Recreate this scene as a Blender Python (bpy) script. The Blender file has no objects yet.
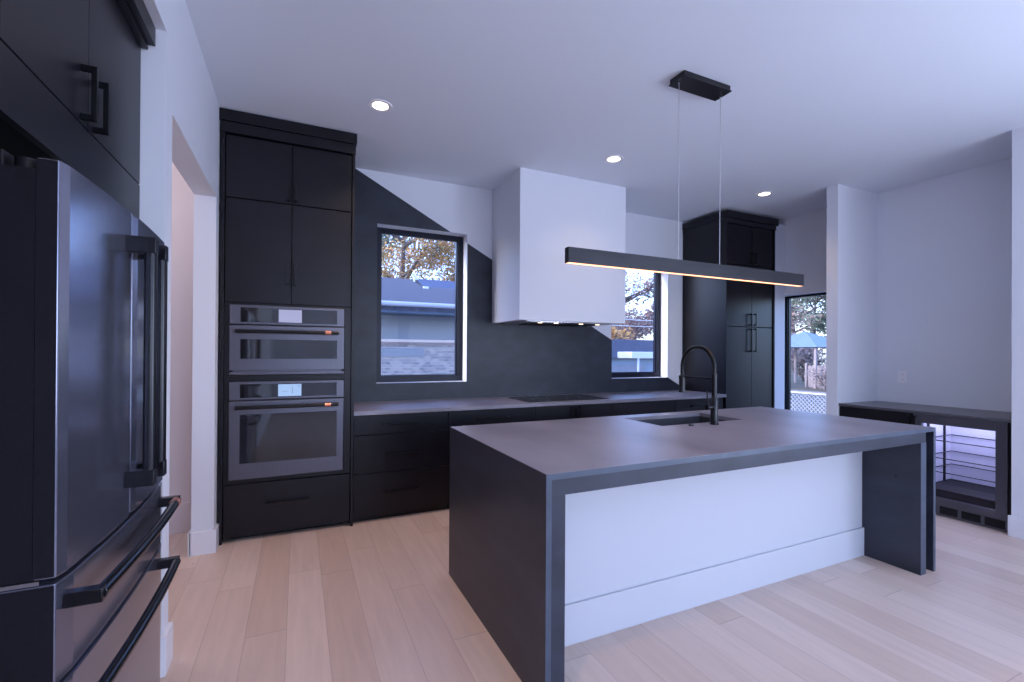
import bpy, bmesh, math, random
from mathutils import Vector, Matrix
random.seed(7)
C = bpy.context.scene.collection
S = bpy.context.scene

# ------------------------------------------------------------------ camera
cd = bpy.data.cameras.new('camera'); cam = bpy.data.objects.new('camera', cd); C.objects.link(cam)
yaw, pit, rol = .4342, .0035, .0057
f = Vector((math.sin(yaw)*math.cos(pit), math.cos(yaw)*math.cos(pit), math.sin(pit)))
r = Vector((math.cos(yaw), -math.sin(yaw), 0)); u = r.cross(f)
r2 = math.cos(rol)*r + math.sin(rol)*u; u2 = -math.sin(rol)*r + math.cos(rol)*u
mw = Matrix((( r2.x, u2.x, -f.x, 0), (r2.y, u2.y, -f.y, 0), (r2.z, u2.z, -f.z, 1.37), (0, 0, 0, 1)))
cam.matrix_world = mw
cd.sensor_width = 36; cd.lens = 462.16/1024*36; cd.shift_y = 9.56/1024
cd.clip_start = .02; cd.clip_end = 300
S.camera = cam

# ------------------------------------------------------------------ light
S.view_settings.view_transform = 'Standard'; S.view_settings.look = 'None'
S.view_settings.gamma = 1; S.view_settings.use_curve_mapping = False
S.view_settings.exposure = 0.30
S.cycles.max_bounces = 10; S.cycles.diffuse_bounces = 6; S.cycles.glossy_bounces = 4
S.cycles.sample_clamp_indirect = 6
w = bpy.data.worlds.new('sky'); S.world = w; w.use_nodes = True
nt = w.node_tree; bg = nt.nodes['Background']
sk = nt.nodes.new('ShaderNodeTexSky'); sk.sky_type = 'NISHITA'; sk.sun_disc = False
sk.sun_elevation = math.radians(32); sk.sun_rotation = math.radians(-80); sk.air_density = 1.0; sk.dust_density = 1.5
tint = nt.nodes.new('ShaderNodeVectorMath'); tint.operation = 'MULTIPLY'; tint.inputs[1].default_value = (.63, .70, 1.0)
nt.links.new(sk.outputs[0], tint.inputs[0]); nt.links.new(tint.outputs[0], bg.inputs[0]); bg.inputs[1].default_value = .85

def lamp(name, kind, loc, energy, color, rot=None, **k):
    l = bpy.data.lights.new(name, kind); l.energy = energy; l.color = color
    for a, b in k.items(): setattr(l, a, b)
    o = bpy.data.objects.new(name, l); C.objects.link(o); o.location = loc
    if rot: o.rotation_euler = rot
    return o
sun = lamp('sun', 'SUN', (-10, 12, 12), 2.1, (1, .95, .90), angle=math.radians(2))
sun.rotation_euler = Vector((1, -.27, -.50)).to_track_quat('-Z', 'Y').to_euler()
BLUE = (.65, .75, 1.0)
# area lamps standing in for unseen rear and side daylight, aimed at the ceiling
lamp('rear_daylight', 'AREA', (2.8, -3.94, 1.45), 108, BLUE, (math.radians(142), 0, 0), shape='RECTANGLE', size=3.8, size_y=2.3)
lamp('side_daylight', 'AREA', (4.86, -1.5, 1.35), 150, BLUE, (0, math.radians(128), 0), shape='RECTANGLE', size=2.2, size_y=2.4)
WARM = (1.0, .70, .47)

# ------------------------------------------------------------------ materials
def mat(name, col, rough=.5, metal=0, spec=.5, noise=None, bump=None, emit=None, es=0, coat=0, trans=0, alpha=1, ior=None):
    m = bpy.data.materials.new(name); m.use_nodes = True
    t = m.node_tree; b = t.nodes['Principled BSDF']
    b.inputs['Base Color'].default_value = (*col, 1); b.inputs['Roughness'].default_value = rough
    b.inputs['Metallic'].default_value = metal; b.inputs['Specular IOR Level'].default_value = spec
    if coat: b.inputs['Coat Weight'].default_value = coat; b.inputs['Coat Roughness'].default_value = .05
    if emit: b.inputs['Emission Color'].default_value = (*emit, 1); b.inputs['Emission Strength'].default_value = es
    if trans: b.inputs['Transmission Weight'].default_value = trans
    if ior: b.inputs['IOR'].default_value = ior
    tc = t.nodes.new('ShaderNodeTexCoord')
    if noise:
        sc, amt, det = noise[:3]; st = noise[3] if len(noise) > 3 else (1, 1, 1)
        mp = t.nodes.new('ShaderNodeMapping'); mp.inputs['Scale'].default_value = st
        n = t.nodes.new('ShaderNodeTexNoise'); n.inputs['Scale'].default_value = sc; n.inputs['Detail'].default_value = det
        rp = t.nodes.new('ShaderNodeValToRGB')
        rp.color_ramp.elements[0].position = .3; rp.color_ramp.elements[1].position = .7
        rp.color_ramp.elements[0].color = (*[c*(1-amt) for c in col], 1)
        rp.color_ramp.elements[1].color = (*[min(1, c*(1+amt)) for c in col], 1)
        t.links.new(tc.outputs['Object'], mp.inputs[0]); t.links.new(mp.outputs[0], n.inputs['Vector'])
        t.links.new(n.outputs['Fac'], rp.inputs[0]); t.links.new(rp.outputs[0], b.inputs['Base Color'])
    if bump:
        sc, stg = bump[:2]; st = bump[2] if len(bump) > 2 else (1, 1, 1)
        mp = t.nodes.new('ShaderNodeMapping'); mp.inputs['Scale'].default_value = st
        n = t.nodes.new('ShaderNodeTexNoise'); n.inputs['Scale'].default_value = sc; n.inputs['Detail'].default_value = 4
        bp = t.nodes.new('ShaderNodeBump'); bp.inputs['Strength'].default_value = stg; bp.inputs['Distance'].default_value = .01
        t.links.new(tc.outputs['Object'], mp.inputs[0]); t.links.new(mp.outputs[0], n.inputs['Vector'])
        t.links.new(n.outputs['Fac'], bp.inputs['Height']); t.links.new(bp.outputs[0], b.inputs['Normal'])
    return m

def ramp_mat(name, cols, sc, rough=.8, det=2, stretch=(1, 1, 1)):
    m = mat(name, cols[0], rough); t = m.node_tree; b = t.nodes['Principled BSDF']
    tc = t.nodes.new('ShaderNodeTexCoord'); mp = t.nodes.new('ShaderNodeMapping'); mp.inputs['Scale'].default_value = stretch
    n = t.nodes.new('ShaderNodeTexNoise'); n.inputs['Scale'].default_value = sc; n.inputs['Detail'].default_value = det
    rp = t.nodes.new('ShaderNodeValToRGB'); rp.color_ramp.interpolation = 'LINEAR'
    e = rp.color_ramp.elements
    while len(e) < len(cols): e.new(.5)
    for i, c in enumerate(cols):
        e[i].position = .3 + .4*i/(len(cols)-1); e[i].color = (*c, 1)
    t.links.new(tc.outputs['Object'], mp.inputs[0]); t.links.new(mp.outputs[0], n.inputs['Vector'])
    t.links.new(n.outputs['Fac'], rp.inputs[0]); t.links.new(rp.outputs[0], b.inputs['Base Color'])
    return m

def plank_mat():
    m = mat('maple_planks', (.6, .45, .36), .42, spec=.45); t = m.node_tree; b = t.nodes['Principled BSDF']
    N = t.nodes.new; L = t.links.new
    def mth(op, a, bb=None, c=None):
        n = N('ShaderNodeMath'); n.operation = op
        for i, v in enumerate((a, bb, c)):
            if v is None: continue
            if isinstance(v, (int, float)): n.inputs[i].default_value = v
            else: L(v, n.inputs[i])
        return n.outputs[0]
    tc = N('ShaderNodeTexCoord'); sp = N('ShaderNodeSeparateXYZ'); L(tc.outputs['Object'], sp.inputs[0])
    px = mth('DIVIDE', mth('SUBTRACT', sp.outputs[0], .14), .18)
    idx = mth('FLOOR', px); fx = mth('FRACT', px)
    wn = N('ShaderNodeTexWhiteNoise'); wn.noise_dimensions = '1D'; L(idx, wn.inputs['W'])
    py = mth('ADD', mth('DIVIDE', sp.outputs[1], 1.75), mth('MULTIPLY', wn.outputs['Value'], 7.3))
    idy = mth('FLOOR', py); fy = mth('FRACT', py)
    w2 = N('ShaderNodeTexWhiteNoise'); w2.noise_dimensions = '2D'
    cb = N('ShaderNodeCombineXYZ'); L(idx, cb.inputs[0]); L(idy, cb.inputs[1]); L(cb.outputs[0], w2.inputs['Vector'])
    rp = N('ShaderNodeValToRGB'); e = rp.color_ramp.elements
    e[0].position = 0; e[0].color = (.585, .445, .37, 1); e[1].position = 1; e[1].color = (.69, .56, .49, 1)
    x = e.new(.35); x.color = (.62, .485, .415, 1); x = e.new(.7); x.color = (.655, .52, .45, 1)
    L(w2.outputs['Value'], rp.inputs[0])
    # grain, shifted for every plank
    mp = N('ShaderNodeCombineXYZ')
    L(mth('MULTIPLY', sp.outputs[0], 26), mp.inputs[0]); L(mth('ADD', mth('MULTIPLY', sp.outputs[1], 2.2), mth('MULTIPLY', w2.outputs['Value'], 90)), mp.inputs[1])
    g = N('ShaderNodeTexNoise'); g.inputs['Scale'].default_value = 1; g.inputs['Detail'].default_value = 5; g.inputs['Distortion'].default_value = .6
    L(mp.outputs[0], g.inputs['Vector'])
    gr = N('ShaderNodeMapRange'); gr.inputs['From Min'].default_value = .3; gr.inputs['From Max'].default_value = .75
    gr.inputs['To Min'].default_value = 1.03; gr.inputs['To Max'].default_value = .91; L(g.outputs['Fac'], gr.inputs['Value'])
    # knots
    vo = N('ShaderNodeTexVoronoi'); vo.inputs['Scale'].default_value = 2.6; L(tc.outputs['Object'], vo.inputs['Vector'])
    kn = mth('SUBTRACT', 1, mth('MULTIPLY', mth('LESS_THAN', vo.outputs['Distance'], .018), .38))
    ex = mth('MINIMUM', fx, mth('SUBTRACT', 1, fx)); ey = mth('MINIMUM', fy, mth('SUBTRACT', 1, fy))
    seam = mth('MAXIMUM', mth('LESS_THAN', ex, .008), mth('LESS_THAN', ey, .0012))
    sm = mth('SUBTRACT', 1, mth('MULTIPLY', seam, .30))
    tot = mth('MULTIPLY', mth('MULTIPLY', gr.outputs[0], kn), sm)
    mx = N('ShaderNodeVectorMath'); mx.operation = 'SCALE'; L(rp.outputs[0], mx.inputs[0]); L(tot, mx.inputs['Scale'])
    L(mx.outputs[0], b.inputs['Base Color'])
    bp = N('ShaderNodeBump'); bp.inputs['Strength'].default_value = .25; bp.inputs['Distance'].default_value = .002
    L(sm, bp.inputs['Height']); L(bp.outputs[0], b.inputs['Normal'])
    return m

def brick_mat():
    m = mat('pale_brick', (.5, .48, .46), .9); t = m.node_tree; b = t.nodes['Principled BSDF']
    tc = t.nodes.new('ShaderNodeTexCoord'); mp = t.nodes.new('ShaderNodeMapping'); mp.inputs['Rotation'].default_value = (math.radians(90), 0, 0)
    br = t.nodes.new('ShaderNodeTexBrick'); br.inputs['Scale'].default_value = 4.5
    br.inputs['Color1'].default_value = (.44, .40, .38, 1); br.inputs['Color2'].default_value = (.20, .19, .22, 1); br.inputs['Mortar'].default_value = (.46, .46, .48, 1)
    t.links.new(tc.outputs['Object'], mp.inputs[0]); t.links.new(mp.outputs[0], br.inputs['Vector']); t.links.new(br.outputs['Color'], b.inputs['Base Color'])
    return m

M = {}
M['paint'] = mat('white_wall_paint', (.735, .75, .805), .6, spec=.3, noise=(1.2, .012, 2), bump=(180, .04))
M['ceil'] = mat('ceiling_paint', (.76, .80, .865), .75, spec=.2, noise=(.8, .01, 2))
M['trim'] = mat('white_trim_paint', (.78, .78, .82), .35, spec=.45, noise=(2, .01, 1))
M['island_paint'] = mat('dimmed_white_paint', (.55, .55, .59), .55, spec=.3, noise=(1.2, .012, 2))  # white panel paint darkened to make up for too strong light on it
M['hallpaint'] = mat('hall_wall_paint', (.70, .66, .70), .6, spec=.3, noise=(1.2, .012, 2))
M['floor'] = plank_mat()
M['black'] = mat('black_cabinet_lacquer', (.0045, .0040, .0080), .35, spec=.37, noise=(3, .12, 3))
M['blackin'] = mat('carcass_black', (.004, .004, .005), .7)  # flat black for carcasses, gaskets, kick plates and vents
M['pull'] = mat('matte_black_metal', (.004, .004, .006), .28, metal=.2, spec=.5, noise=(30, .1, 1))
M['satin'] = mat('satin_black_handle', (.010, .010, .014), .24, metal=.4, spec=.5, noise=(30, .1, 1))
M['slab'] = mat('dark_slab_stone', (.021, .026, .041), .42, spec=.42, noise=(5, .32, 8, (1, .45, 1.6)), bump=(60, .05))
M['top'] = mat('counter_stone_sheen', (.20, .19, .235), .36, spec=1.0, noise=(2.4, .30, 9, (1, .5, 1)), bump=(90, .03))  # dark stone lightened, its glancing reflection put into the base colour
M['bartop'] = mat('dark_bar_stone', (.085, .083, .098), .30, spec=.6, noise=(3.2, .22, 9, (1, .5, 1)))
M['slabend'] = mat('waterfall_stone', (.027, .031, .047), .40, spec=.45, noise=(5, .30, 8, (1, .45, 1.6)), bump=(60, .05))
M['edge'] = mat('stone_mitre_edge', (.052, .070, .105), .35, spec=.6, noise=(12, .15, 3))
M['steel'] = mat('black_stainless', (.25, .26, .34), .20, metal=.85, spec=.5, noise=(4, .04, 3, (1, 1, 40)))
M['oven'] = mat('black_stainless_oven', (.13, .13, .16), .36, metal=.75, spec=.5, noise=(4, .05, 3, (40, 1, 1)))
M['side'] = mat('appliance_side_black', (.006, .006, .010), .5, spec=.25, noise=(90, .2, 2))
M['gloss'] = mat('black_oven_glass', (.012, .012, .016), .05, spec=.8, noise=(2, .1, 1))
M['cook'] = mat('ceramic_cooktop_glass', (.010, .009, .010), .06, spec=.7, noise=(2, .1, 1))
M['copper'] = mat('brushed_copper', (.75, .30, .20), .3, metal=.9, noise=(30, .1, 2))
M['chrome'] = mat('polished_steel', (.60, .60, .64), .2, metal=1, noise=(20, .05, 1))
M['screen'] = mat('lit_display', (.05, .1, .15), .2, emit=(.42, .60, .95), es=.65)
M['screenw'] = mat('dim_display', (.2, .2, .28), .1, emit=(.42, .45, .68), es=.45)
M['ink'] = mat('display_marks', (.02, .05, .12), .3, emit=(.10, .22, .42), es=.4)
M['lamp'] = mat('lamp_lens', (1, .95, .88), .5, emit=(1, .88, .74), es=6)
M['strip'] = mat('pendant_light_strip', (1, .8, .6), .5, emit=(1, .42, .20), es=2.2)
M['hoodlamp'] = mat('hood_lamp_lens', (1, .8, .6), .5, emit=(1, .72, .48), es=3)
M['ledb'] = mat('cooler_light_bar', (.8, .85, 1), .5, emit=(.68, .72, 1), es=4.5)
M['bar'] = mat('dark_brushed_bronze', (.026, .025, .030), .38, metal=.6, noise=(12, .2, 4, (.3, 1, 2)))
M['cable'] = mat('steel_cable', (.55, .55, .58), .35, metal=.7, noise=(200, .1, 1))
M['plate'] = mat('white_plastic', (.84, .82, .84), .35, noise=(5, .01, 1))
M['frame'] = mat('black_window_frame', (.005, .007, .020), .35, spec=.3, noise=(10, .1, 1))
M['liner'] = mat('pale_cooler_liner', (.74, .73, .80), .35, noise=(3, .02, 1))
M['sink'] = mat('dark_composite_sink', (.035, .04, .055), .4, noise=(60, .15, 3))

def glass_mat(name, tint, refl):
    m = bpy.data.materials.new(name); m.use_nodes = True; t = m.node_tree; t.nodes.clear()
    o = t.nodes.new('ShaderNodeOutputMaterial'); mx = t.nodes.new('ShaderNodeMixShader')
    tr = t.nodes.new('ShaderNodeBsdfTransparent'); tr.inputs[0].default_value = (*tint, 1)
    gl = t.nodes.new('ShaderNodeBsdfGlossy'); gl.inputs['Roughness'].default_value = .01
    mx.inputs[0].default_value = refl
    t.links.new(tr.outputs[0], mx.inputs[1]); t.links.new(gl.outputs[0], mx.inputs[2])
    t.links.new(mx.outputs[0], o.inputs[0]); return m
M['pane'] = glass_mat('clear_window_glass', (.97, .985, 1), .006)
M['cpane'] = glass_mat('tinted_cooler_glass', (.82, .82, .93), .03)

# ------------------------------------------------------------------ mesh helpers
ORG = {}
class MB:
    def __init__(s): s.b = bmesh.new()
    def box(s, x0, x1, y0, y1, z0, z1):
        v = [s.b.verts.new(p) for p in ((x0,y0,z0),(x1,y0,z0),(x1,y1,z0),(x0,y1,z0),(x0,y0,z1),(x1,y0,z1),(x1,y1,z1),(x0,y1,z1))]
        for q in ((0,3,2,1),(4,5,6,7),(0,1,5,4),(1,2,6,5),(2,3,7,6),(3,0,4,7)): s.b.faces.new([v[i] for i in q])
        return s
    def prism(s, pts, d):        # planar polygon (3-D points) pushed along d
        d = Vector(d); a = [s.b.verts.new(p) for p in pts]; c = [s.b.verts.new(Vector(p)+d) for p in pts]
        n = len(pts); s.b.faces.new(a); s.b.faces.new(c[::-1])
        for i in range(n): s.b.faces.new((a[i], c[i], c[(i+1) % n], a[(i+1) % n]))
        return s
    def tube(s, pts, rad, seg=12, caps=True):
        pts = [Vector(p) for p in pts]; n = len(pts); rr = rad if isinstance(rad, (list, tuple)) else [rad]*n
        rings = []; ref = None
        for i, p in enumerate(pts):
            t = (pts[min(i+1, n-1)] - pts[max(i-1, 0)]).normalized()
            if ref is None:
                ref = Vector((0, 0, 1)) if abs(t.z) < .9 else Vector((1, 0, 0))
            a = (ref - t*ref.dot(t)).normalized(); ref = a; bb = t.cross(a)
            rings.append([s.b.verts.new(p + rr[i]*(math.cos(2*math.pi*k/seg)*a + math.sin(2*math.pi*k/seg)*bb)) for k in range(seg)])
        for i in range(n-1):
            for k in range(seg): s.b.faces.new((rings[i][k], rings[i][(k+1) % seg], rings[i+1][(k+1) % seg], rings[i+1][k]))
        if caps: s.b.faces.new(rings[0][::-1]); s.b.faces.new(rings[-1])
        return s
    def disc(s, c, ro, ri, z, seg=32):
        o = [s.b.verts.new((c[0]+ro*math.cos(2*math.pi*k/seg), c[1]+ro*math.sin(2*math.pi*k/seg), z)) for k in range(seg)]
        if ri <= 0: s.b.faces.new(o); return s
        i = [s.b.verts.new((c[0]+ri*math.cos(2*math.pi*k/seg), c[1]+ri*math.sin(2*math.pi*k/seg), z)) for k in range(seg)]
        for k in range(seg): s.b.faces.new((o[k], o[(k+1) % seg], i[(k+1) % seg], i[k]))
        return s
    def build(s, name, m, parent=None, bevel=0, smooth=False):
        org = ORG.get(parent, Vector((0, 0, 0))) if parent else Vector((0, 0, 0))
        bmesh.ops.recalc_face_normals(s.b, faces=s.b.faces)
        if org.length: bmesh.ops.translate(s.b, verts=s.b.verts, vec=-org)
        me = bpy.data.meshes.new(name); s.b.to_mesh(me); s.b.free()
        me.materials.append(m if not isinstance(m, str) else M[m])
        o = bpy.data.objects.new(name, me); C.objects.link(o)
        if parent: o.parent = parent; ORG[o] = org
        if smooth:
            for p in me.polygons: p.use_smooth = True
            me.set_sharp_from_angle(angle=math.radians(40))
        if bevel:
            b = o.modifiers.new('bevel', 'BEVEL'); b.width = bevel; b.segments = 2; b.limit_method = 'ANGLE'
        return o
def bx(*a): return MB().box(*a)
def thing(name, label, cat, loc=(0, 0, 0), group=None):
    o = bpy.data.objects.new(name, None); o.empty_display_size = .1; C.objects.link(o); o.location = loc; ORG[o] = Vector(loc)
    return tag(o, label, cat, group)
def tag(o, label, cat, group=None, kind=None):
    o['label'] = label; o['category'] = cat
    if group: o['group'] = group
    if kind: o['kind'] = kind
    return o
def struct(o, label=None, cat=None):
    o['kind'] = 'structure'
    if label: o['label'] = label
    if cat: o['category'] = cat
    return o
def dup(root, loc, label):
    r = root.copy(); C.objects.link(r); r.location = loc; r['label'] = label
    for ch in list(root.children):
        c = ch.copy(); C.objects.link(c); c.parent = r
        for g in ch.children:
            d = g.copy(); C.objects.link(d); d.parent = c
    return r
def wall_cells(mb, u0, u1, z0, z1, holes, put):
    """boxes around rectangular openings; put(u0,u1,z0,z1) adds one box"""
    us = sorted({u0, u1, *[h[0] for h in holes], *[h[1] for h in holes]})
    for a, b in zip(us, us[1:]):
        hs = sorted([(h[2], h[3]) for h in holes if h[0] <= a+1e-6 and h[1] >= b-1e-6]); z = z0
        for c, d in hs:
            if c > z: put(a, b, z, c)
            z = d
        if z1 > z: put(a, b, z, z1)

CE = 3.08; LW = -.51; BW = 4.52; RW = 5.6; PX = 4.91
HOLE1 = (.677, 1.58, 1.066, 2.585); HOLE2 = (3.403, 4.287, 1.06, 2.585); HOLE3 = (3.02, 3.953, .42, 2.108)

# ------------------------------------------------------------------ setting
struct(bx(-2.4, 5.9, -4.2, 4.75, -.12, 0).build('floor', 'floor'), 'pale maple plank floor running towards the back wall', 'floor')
struct(bx(-2.4, 5.9, -4.2, 4.75, CE, CE+.12).build('ceiling', 'ceil'), 'flat white painted ceiling', 'ceiling')
mb = MB(); wall_cells(mb, LW-.15, 5.85, 0, CE, [HOLE1, HOLE2], lambda a, b, c, d: mb.box(a, b, BW, BW+.22, c, d))
struct(mb.build('wall_back', 'paint'), 'white back wall with two dark framed windows', 'wall')
mb = MB(); wall_cells(mb, 2.94, BW, 0, CE, [HOLE3], lambda a, b, c, d: mb.box(RW, RW+.25, a, b, c, d))
mb.box(RW, RW+.25, 1.46, 2.94, 0, CE)
struct(mb.build('wall_right', 'paint'), 'white right wall behind the dry bar alcove', 'wall')
struct(bx(PX, RW, 2.83, 2.94, 0, CE).build('wall_alcove', 'paint'), 'narrow white pier between the narrow window and the dry bar alcove', 'wall')
mb = MB(); mb.box(PX, PX+.69, -4.0, -2.75, 0, CE); mb.box(PX, PX+.69, -2.75, -.35, 2.5, CE); mb.box(PX, PX+.69, -.35, 1.585, 0, CE)
struct(mb.build('wall_right_front', 'paint'), 'white wall pier in front of the wine fridge alcove', 'wall')
mb = MB()
mb.box(LW-.127, LW, 2.487, 3.70, 2.415, CE)             # header over the opening
mb.box(LW-.127, LW, 3.70, BW, 0, CE)                    # far jamb
mb.box(-1.42, LW, 2.385, 2.487, 0, CE)                 # end wall of the fridge recess
mb.box(-1.42, LW, .30, 2.385, 2.715, CE)               # bulkhead over the fridge recess
mb.box(-1.42, -1.34, .30, 2.385, 0, 2.715)
mb.box(-1.42, LW, .18, .30, 0, CE)
mb.box(LW-.15, LW, -4.0, .18, 0, CE)
struct(mb.build('wall_left', 'paint'), 'white left wall with the fridge recess and a tall opening', 'wall')
mb = MB(); mb.box(-2.4, LW-.127, 4.2, 4.32, 0, CE); mb.box(-2.4, -2.28, 2.3, 4.2, 0, CE); mb.box(-2.28, -1.42, 2.3, 2.42, 0, CE)
struct(mb.build('wall_hall', 'hallpaint'), 'pinkish white hall wall seen through the tall opening', 'wall')
mb = MB(); wall_cells(mb, -.66, 5.6, 0, CE, [(.9, 2.7, .12, 2.65), (2.85, 4.65, .12, 2.65)], lambda a, b, c, d: mb.box(a, b, -4.15, -4.0, c, d))
struct(mb.build('wall_rear', 'paint'), 'white rear wall with tall glass doors', 'wall')

# baseboards
struct(bx(LW-.012, LW+.016, 2.372, 2.5, 0, .165).box(-.60, LW, 2.369, 2.385, 0, .15).build('baseboard_left', 'trim', bevel=.002))
struct(bx(LW-.137, LW+.016, 3.684, 3.70, 0, .155).box(LW, LW+.016, 3.70, 3.82, 0, .155).box(LW-.143, LW-.127, 3.684, 4.2, 0, .155).build('baseboard_left_jamb', 'trim', bevel=.002))
struct(bx(-2.28, LW-.143, 4.184, 4.2, 0, .222).build('baseboard_hall', 'hallpaint', bevel=.002))
struct(bx(PX-.016, PX, -.35, 1.585, 0, .155).box(PX-.016, PX+.012, 1.585, 1.6, 0, .155).build('baseboard_right_front', 'trim', bevel=.002))
struct(bx(PX-.016, PX, 2.815, 2.955, 0, .155).box(PX, RW, 2.94, 2.955, 0, .155).box(RW-.016, RW, 2.955, 3.83, 0, .155).build('baseboard_right', 'trim', bevel=.002))

def window(name, axis, h, face, lab, w=.058, dep=.13):
    a0, a1, z0, z1 = h
    P = (lambda a, b, c, d, e, g: (a, b, face+c, face+d, e, g)) if axis == 'y' else (lambda a, b, c, d, e, g: (face+c, face+d, a, b, e, g))
    o = struct(MB().box(*P(a0, a0+w, dep, dep+.07, z0, z1)).box(*P(a1-w, a1, dep, dep+.07, z0, z1)).box(*P(a0+w, a1-w, dep, dep+.07, z0, z0+w)).box(*P(a0+w, a1-w, dep, dep+.07, z1-w*.65, z1)).build(name, 'frame', bevel=.002), lab, 'window')
    s = w-.004; q = .014
    MB().box(*P(a0+s, a0+s+q, dep+.02, dep+.06, z0+s, z1-s+.016)).box(*P(a1-s-q, a1-s, dep+.02, dep+.06, z0+s, z1-s+.016)).box(*P(a0+s, a1-s, dep+.02, dep+.06, z0+s, z0+s+q)).box(*P(a0+s, a1-s, dep+.02, dep+.06, z1-s-q+.020, z1-s+.020)).build('sash', 'frame', o)
    bx(*P(a0+w, a1-w, dep+.045, dep+.049, z0+w, z1-w*.65)).build('glass', 'pane', o)
    return o
window('window_1', 'y', HOLE1, BW, 'tall black framed window between the oven cabinet and the hood')
window('window_2', 'y', HOLE2, BW, 'tall black framed window half hidden behind the white hood')
window('window_3', 'x', HOLE3, RW, 'narrow black framed window beside the pantry cabinet', w=.036)
for n, (a, b) in zip(('window_4', 'window_5'), ((.9, 2.7), (2.85, 4.65))):
    o = struct(MB().box(a, a+.07, -4.12, -4.04, .12, 2.65).box(b-.07, b, -4.12, -4.04, .12, 2.65).box(a+.07, b-.07, -4.12, -4.04, .12, .2).box(a+.07, b-.07, -4.12, -4.04, 2.58, 2.65).build(n, 'frame'), 'tall glass door in the rear wall', 'window')
o = struct(MB().box(PX+.05, PX+.13, -2.75, -2.68, 0, 2.5).box(PX+.05, PX+.13, -.42, -.35, 0, 2.5).box(PX+.05, PX+.13, -2.68, -.42, 2.43, 2.5).box(PX+.05, PX+.13, -1.58, -1.52, 0, 2.43).build('window_6', 'frame'), 'wide glass door in the right wall', 'window')

# ------------------------------------------------------------------ backsplash slab with a diagonal upper edge
def dz(x): return 3.078 - .5285*(x-.46)
mb = MB(); y = BW-.014
def pp(*q): mb.prism([(a, y, b) for a, b in q], (0, .014, 0))
pp((.405, .895), (.677, .895), (.677, dz(.677)), (.46, 3.078), (.405, 3.078))
pp((.677, .895), (1.58, .895), (1.58, 1.066), (.677, 1.066))
xd = .46+(3.078-2.585)/.5285
pp((.677, 2.585), (xd, 2.585), (.677, dz(.677)))
pp((1.58, .895), (3.403, .895), (3.403, dz(3.403)), (1.58, dz(1.58)))
pp((3.403, .895), (4.287, .895), (4.287, 1.06), (3.403, 1.06))
pp((4.287, .895), (4.525, .895), (4.525, dz(4.525)), (4.287, dz(4.287)))
tag(mb.build('backsplash', 'slab'), 'dark stone backsplash with a long diagonal upper edge around the windows', 'backsplash')

# ------------------------------------------------------------------ range hood
t = thing('range_hood', 'white boxed range hood reaching the ceiling above the cooktop', 'range hood', (2.455, 4.17, 1.67))
mb = MB(); hx0, hx1, hy0, hz = 1.855, 3.068, 3.84, 1.672
mb.box(hx0, hx1, hy0, hy0+.07, hz, CE); mb.box(hx0, hx0+.07, hy0+.07, BW-.014, hz, CE); mb.box(hx1-.07, hx1, hy0+.07, BW-.014, hz, CE); mb.box(hx0+.07, hx1-.07, hy0+.07, BW-.014, 1.72, CE)
mb.build('hood_cover', 'paint', t)
ins = MB().box(1.96, 2.95, 3.90, 4.46, 1.662, 1.722).build('hood_insert', 'chrome', t, bevel=.004)
for x in (2.10, 2.49): bx(x, x+.32, 4.02, 4.38, 1.658, 1.663).build('filter', 'side', ins, bevel=.002)
MB().box(2.0, 2.91, 3.905, 3.99, 1.658, 1.663).build('control_strip', 'gloss', ins)
for x in (2.13, 2.31, 2.60, 2.80):
    MB().tube([(x, 3.95, 1.659), (x, 3.95, 1.655)], .022, 16).build('lamp', 'hoodlamp', ins)
for x in (2.2, 2.7): lamp('hood_lamp_light', 'SPOT', (x, 3.98, 1.64), 2.0, WARM, (0, 0, 0), spot_size=2.2, spot_blend=.8, shadow_soft_size=.03)

# ------------------------------------------------------------------ cabinet makers
def vpull(par, x, y, z0, z1, so=.032):     # vertical pull on a front that looks to -Y
    MB().box(x-.007, x+.007, y-so-.010, y-so+.002, z0, z1).box(x-.007, x+.007, y-so, y, z1-.015, z1).box(x-.007, x+.007, y-so, y, z0, z0+.015).build('handle', 'pull', par, bevel=.001)
def hpull(par, x0, x1, y, z, so=.030):
    MB().box(x0, x1, y-so-.008, y-so+.003, z-.006, z+.006).box(x0, x0+.012, y-so, y, z-.006, z+.006).box(x1-.012, x1, y-so, y, z-.006, z+.006).build('handle', 'pull', par, bevel=.001)
G = .0025
def front(kind, par, x0, x1, y, z0, z1, th=.02):
    return bx(x0+G, x1-G, y, y+th, z0+G, z1-G).build(kind, 'black', par, bevel=.0012)

# left tall oven cabinet
t = thing('oven_cabinet', 'tall black oven cabinet with crown against the left wall', 'cabinet', (-.05, 4.17, 0))
mb = MB(); FY = 3.83
mb.box(-.475, .380, 3.853, 4.515, 1.712, 3.075)
mb.box(-.475, -.442, 3.853, 4.515, .10, 1.712); mb.box(.330, .380, 3.853, 4.515, .10, 1.712); mb.box(-.442, .330, 4.45, 4.515, .10, 1.712)
mb.box(-.442, .330, 3.853, 4.45, 1.150, 1.194); mb.box(-.442, .330, 3.853, 4.45, .10, .445)
mb.box(-.442, .330, 3.90, 4.45, 0, .10)
mb.build('carcass', 'blackin', t)
bx(-.500, -.476, 3.81, 4.515, 0, 3.075).build('side_panel', 'black', t, bevel=.001)
bx(.381, .402, 3.81, 4.505, 0, 3.075).build('side_panel', 'black', t, bevel=.001)
MB().box(-.474, -.443, FY, 3.852, .42, 1.712).box(.331, .379, FY, 3.852, .42, 1.712).box(-.443, .331, FY, 3.852, .418, .447).box(-.443, .331, FY, 3.852, 1.150, 1.194).box(-.443, .331, FY, 3.852, 1.701, 1.714).build('face_frame', 'black', t, bevel=.001)
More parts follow.
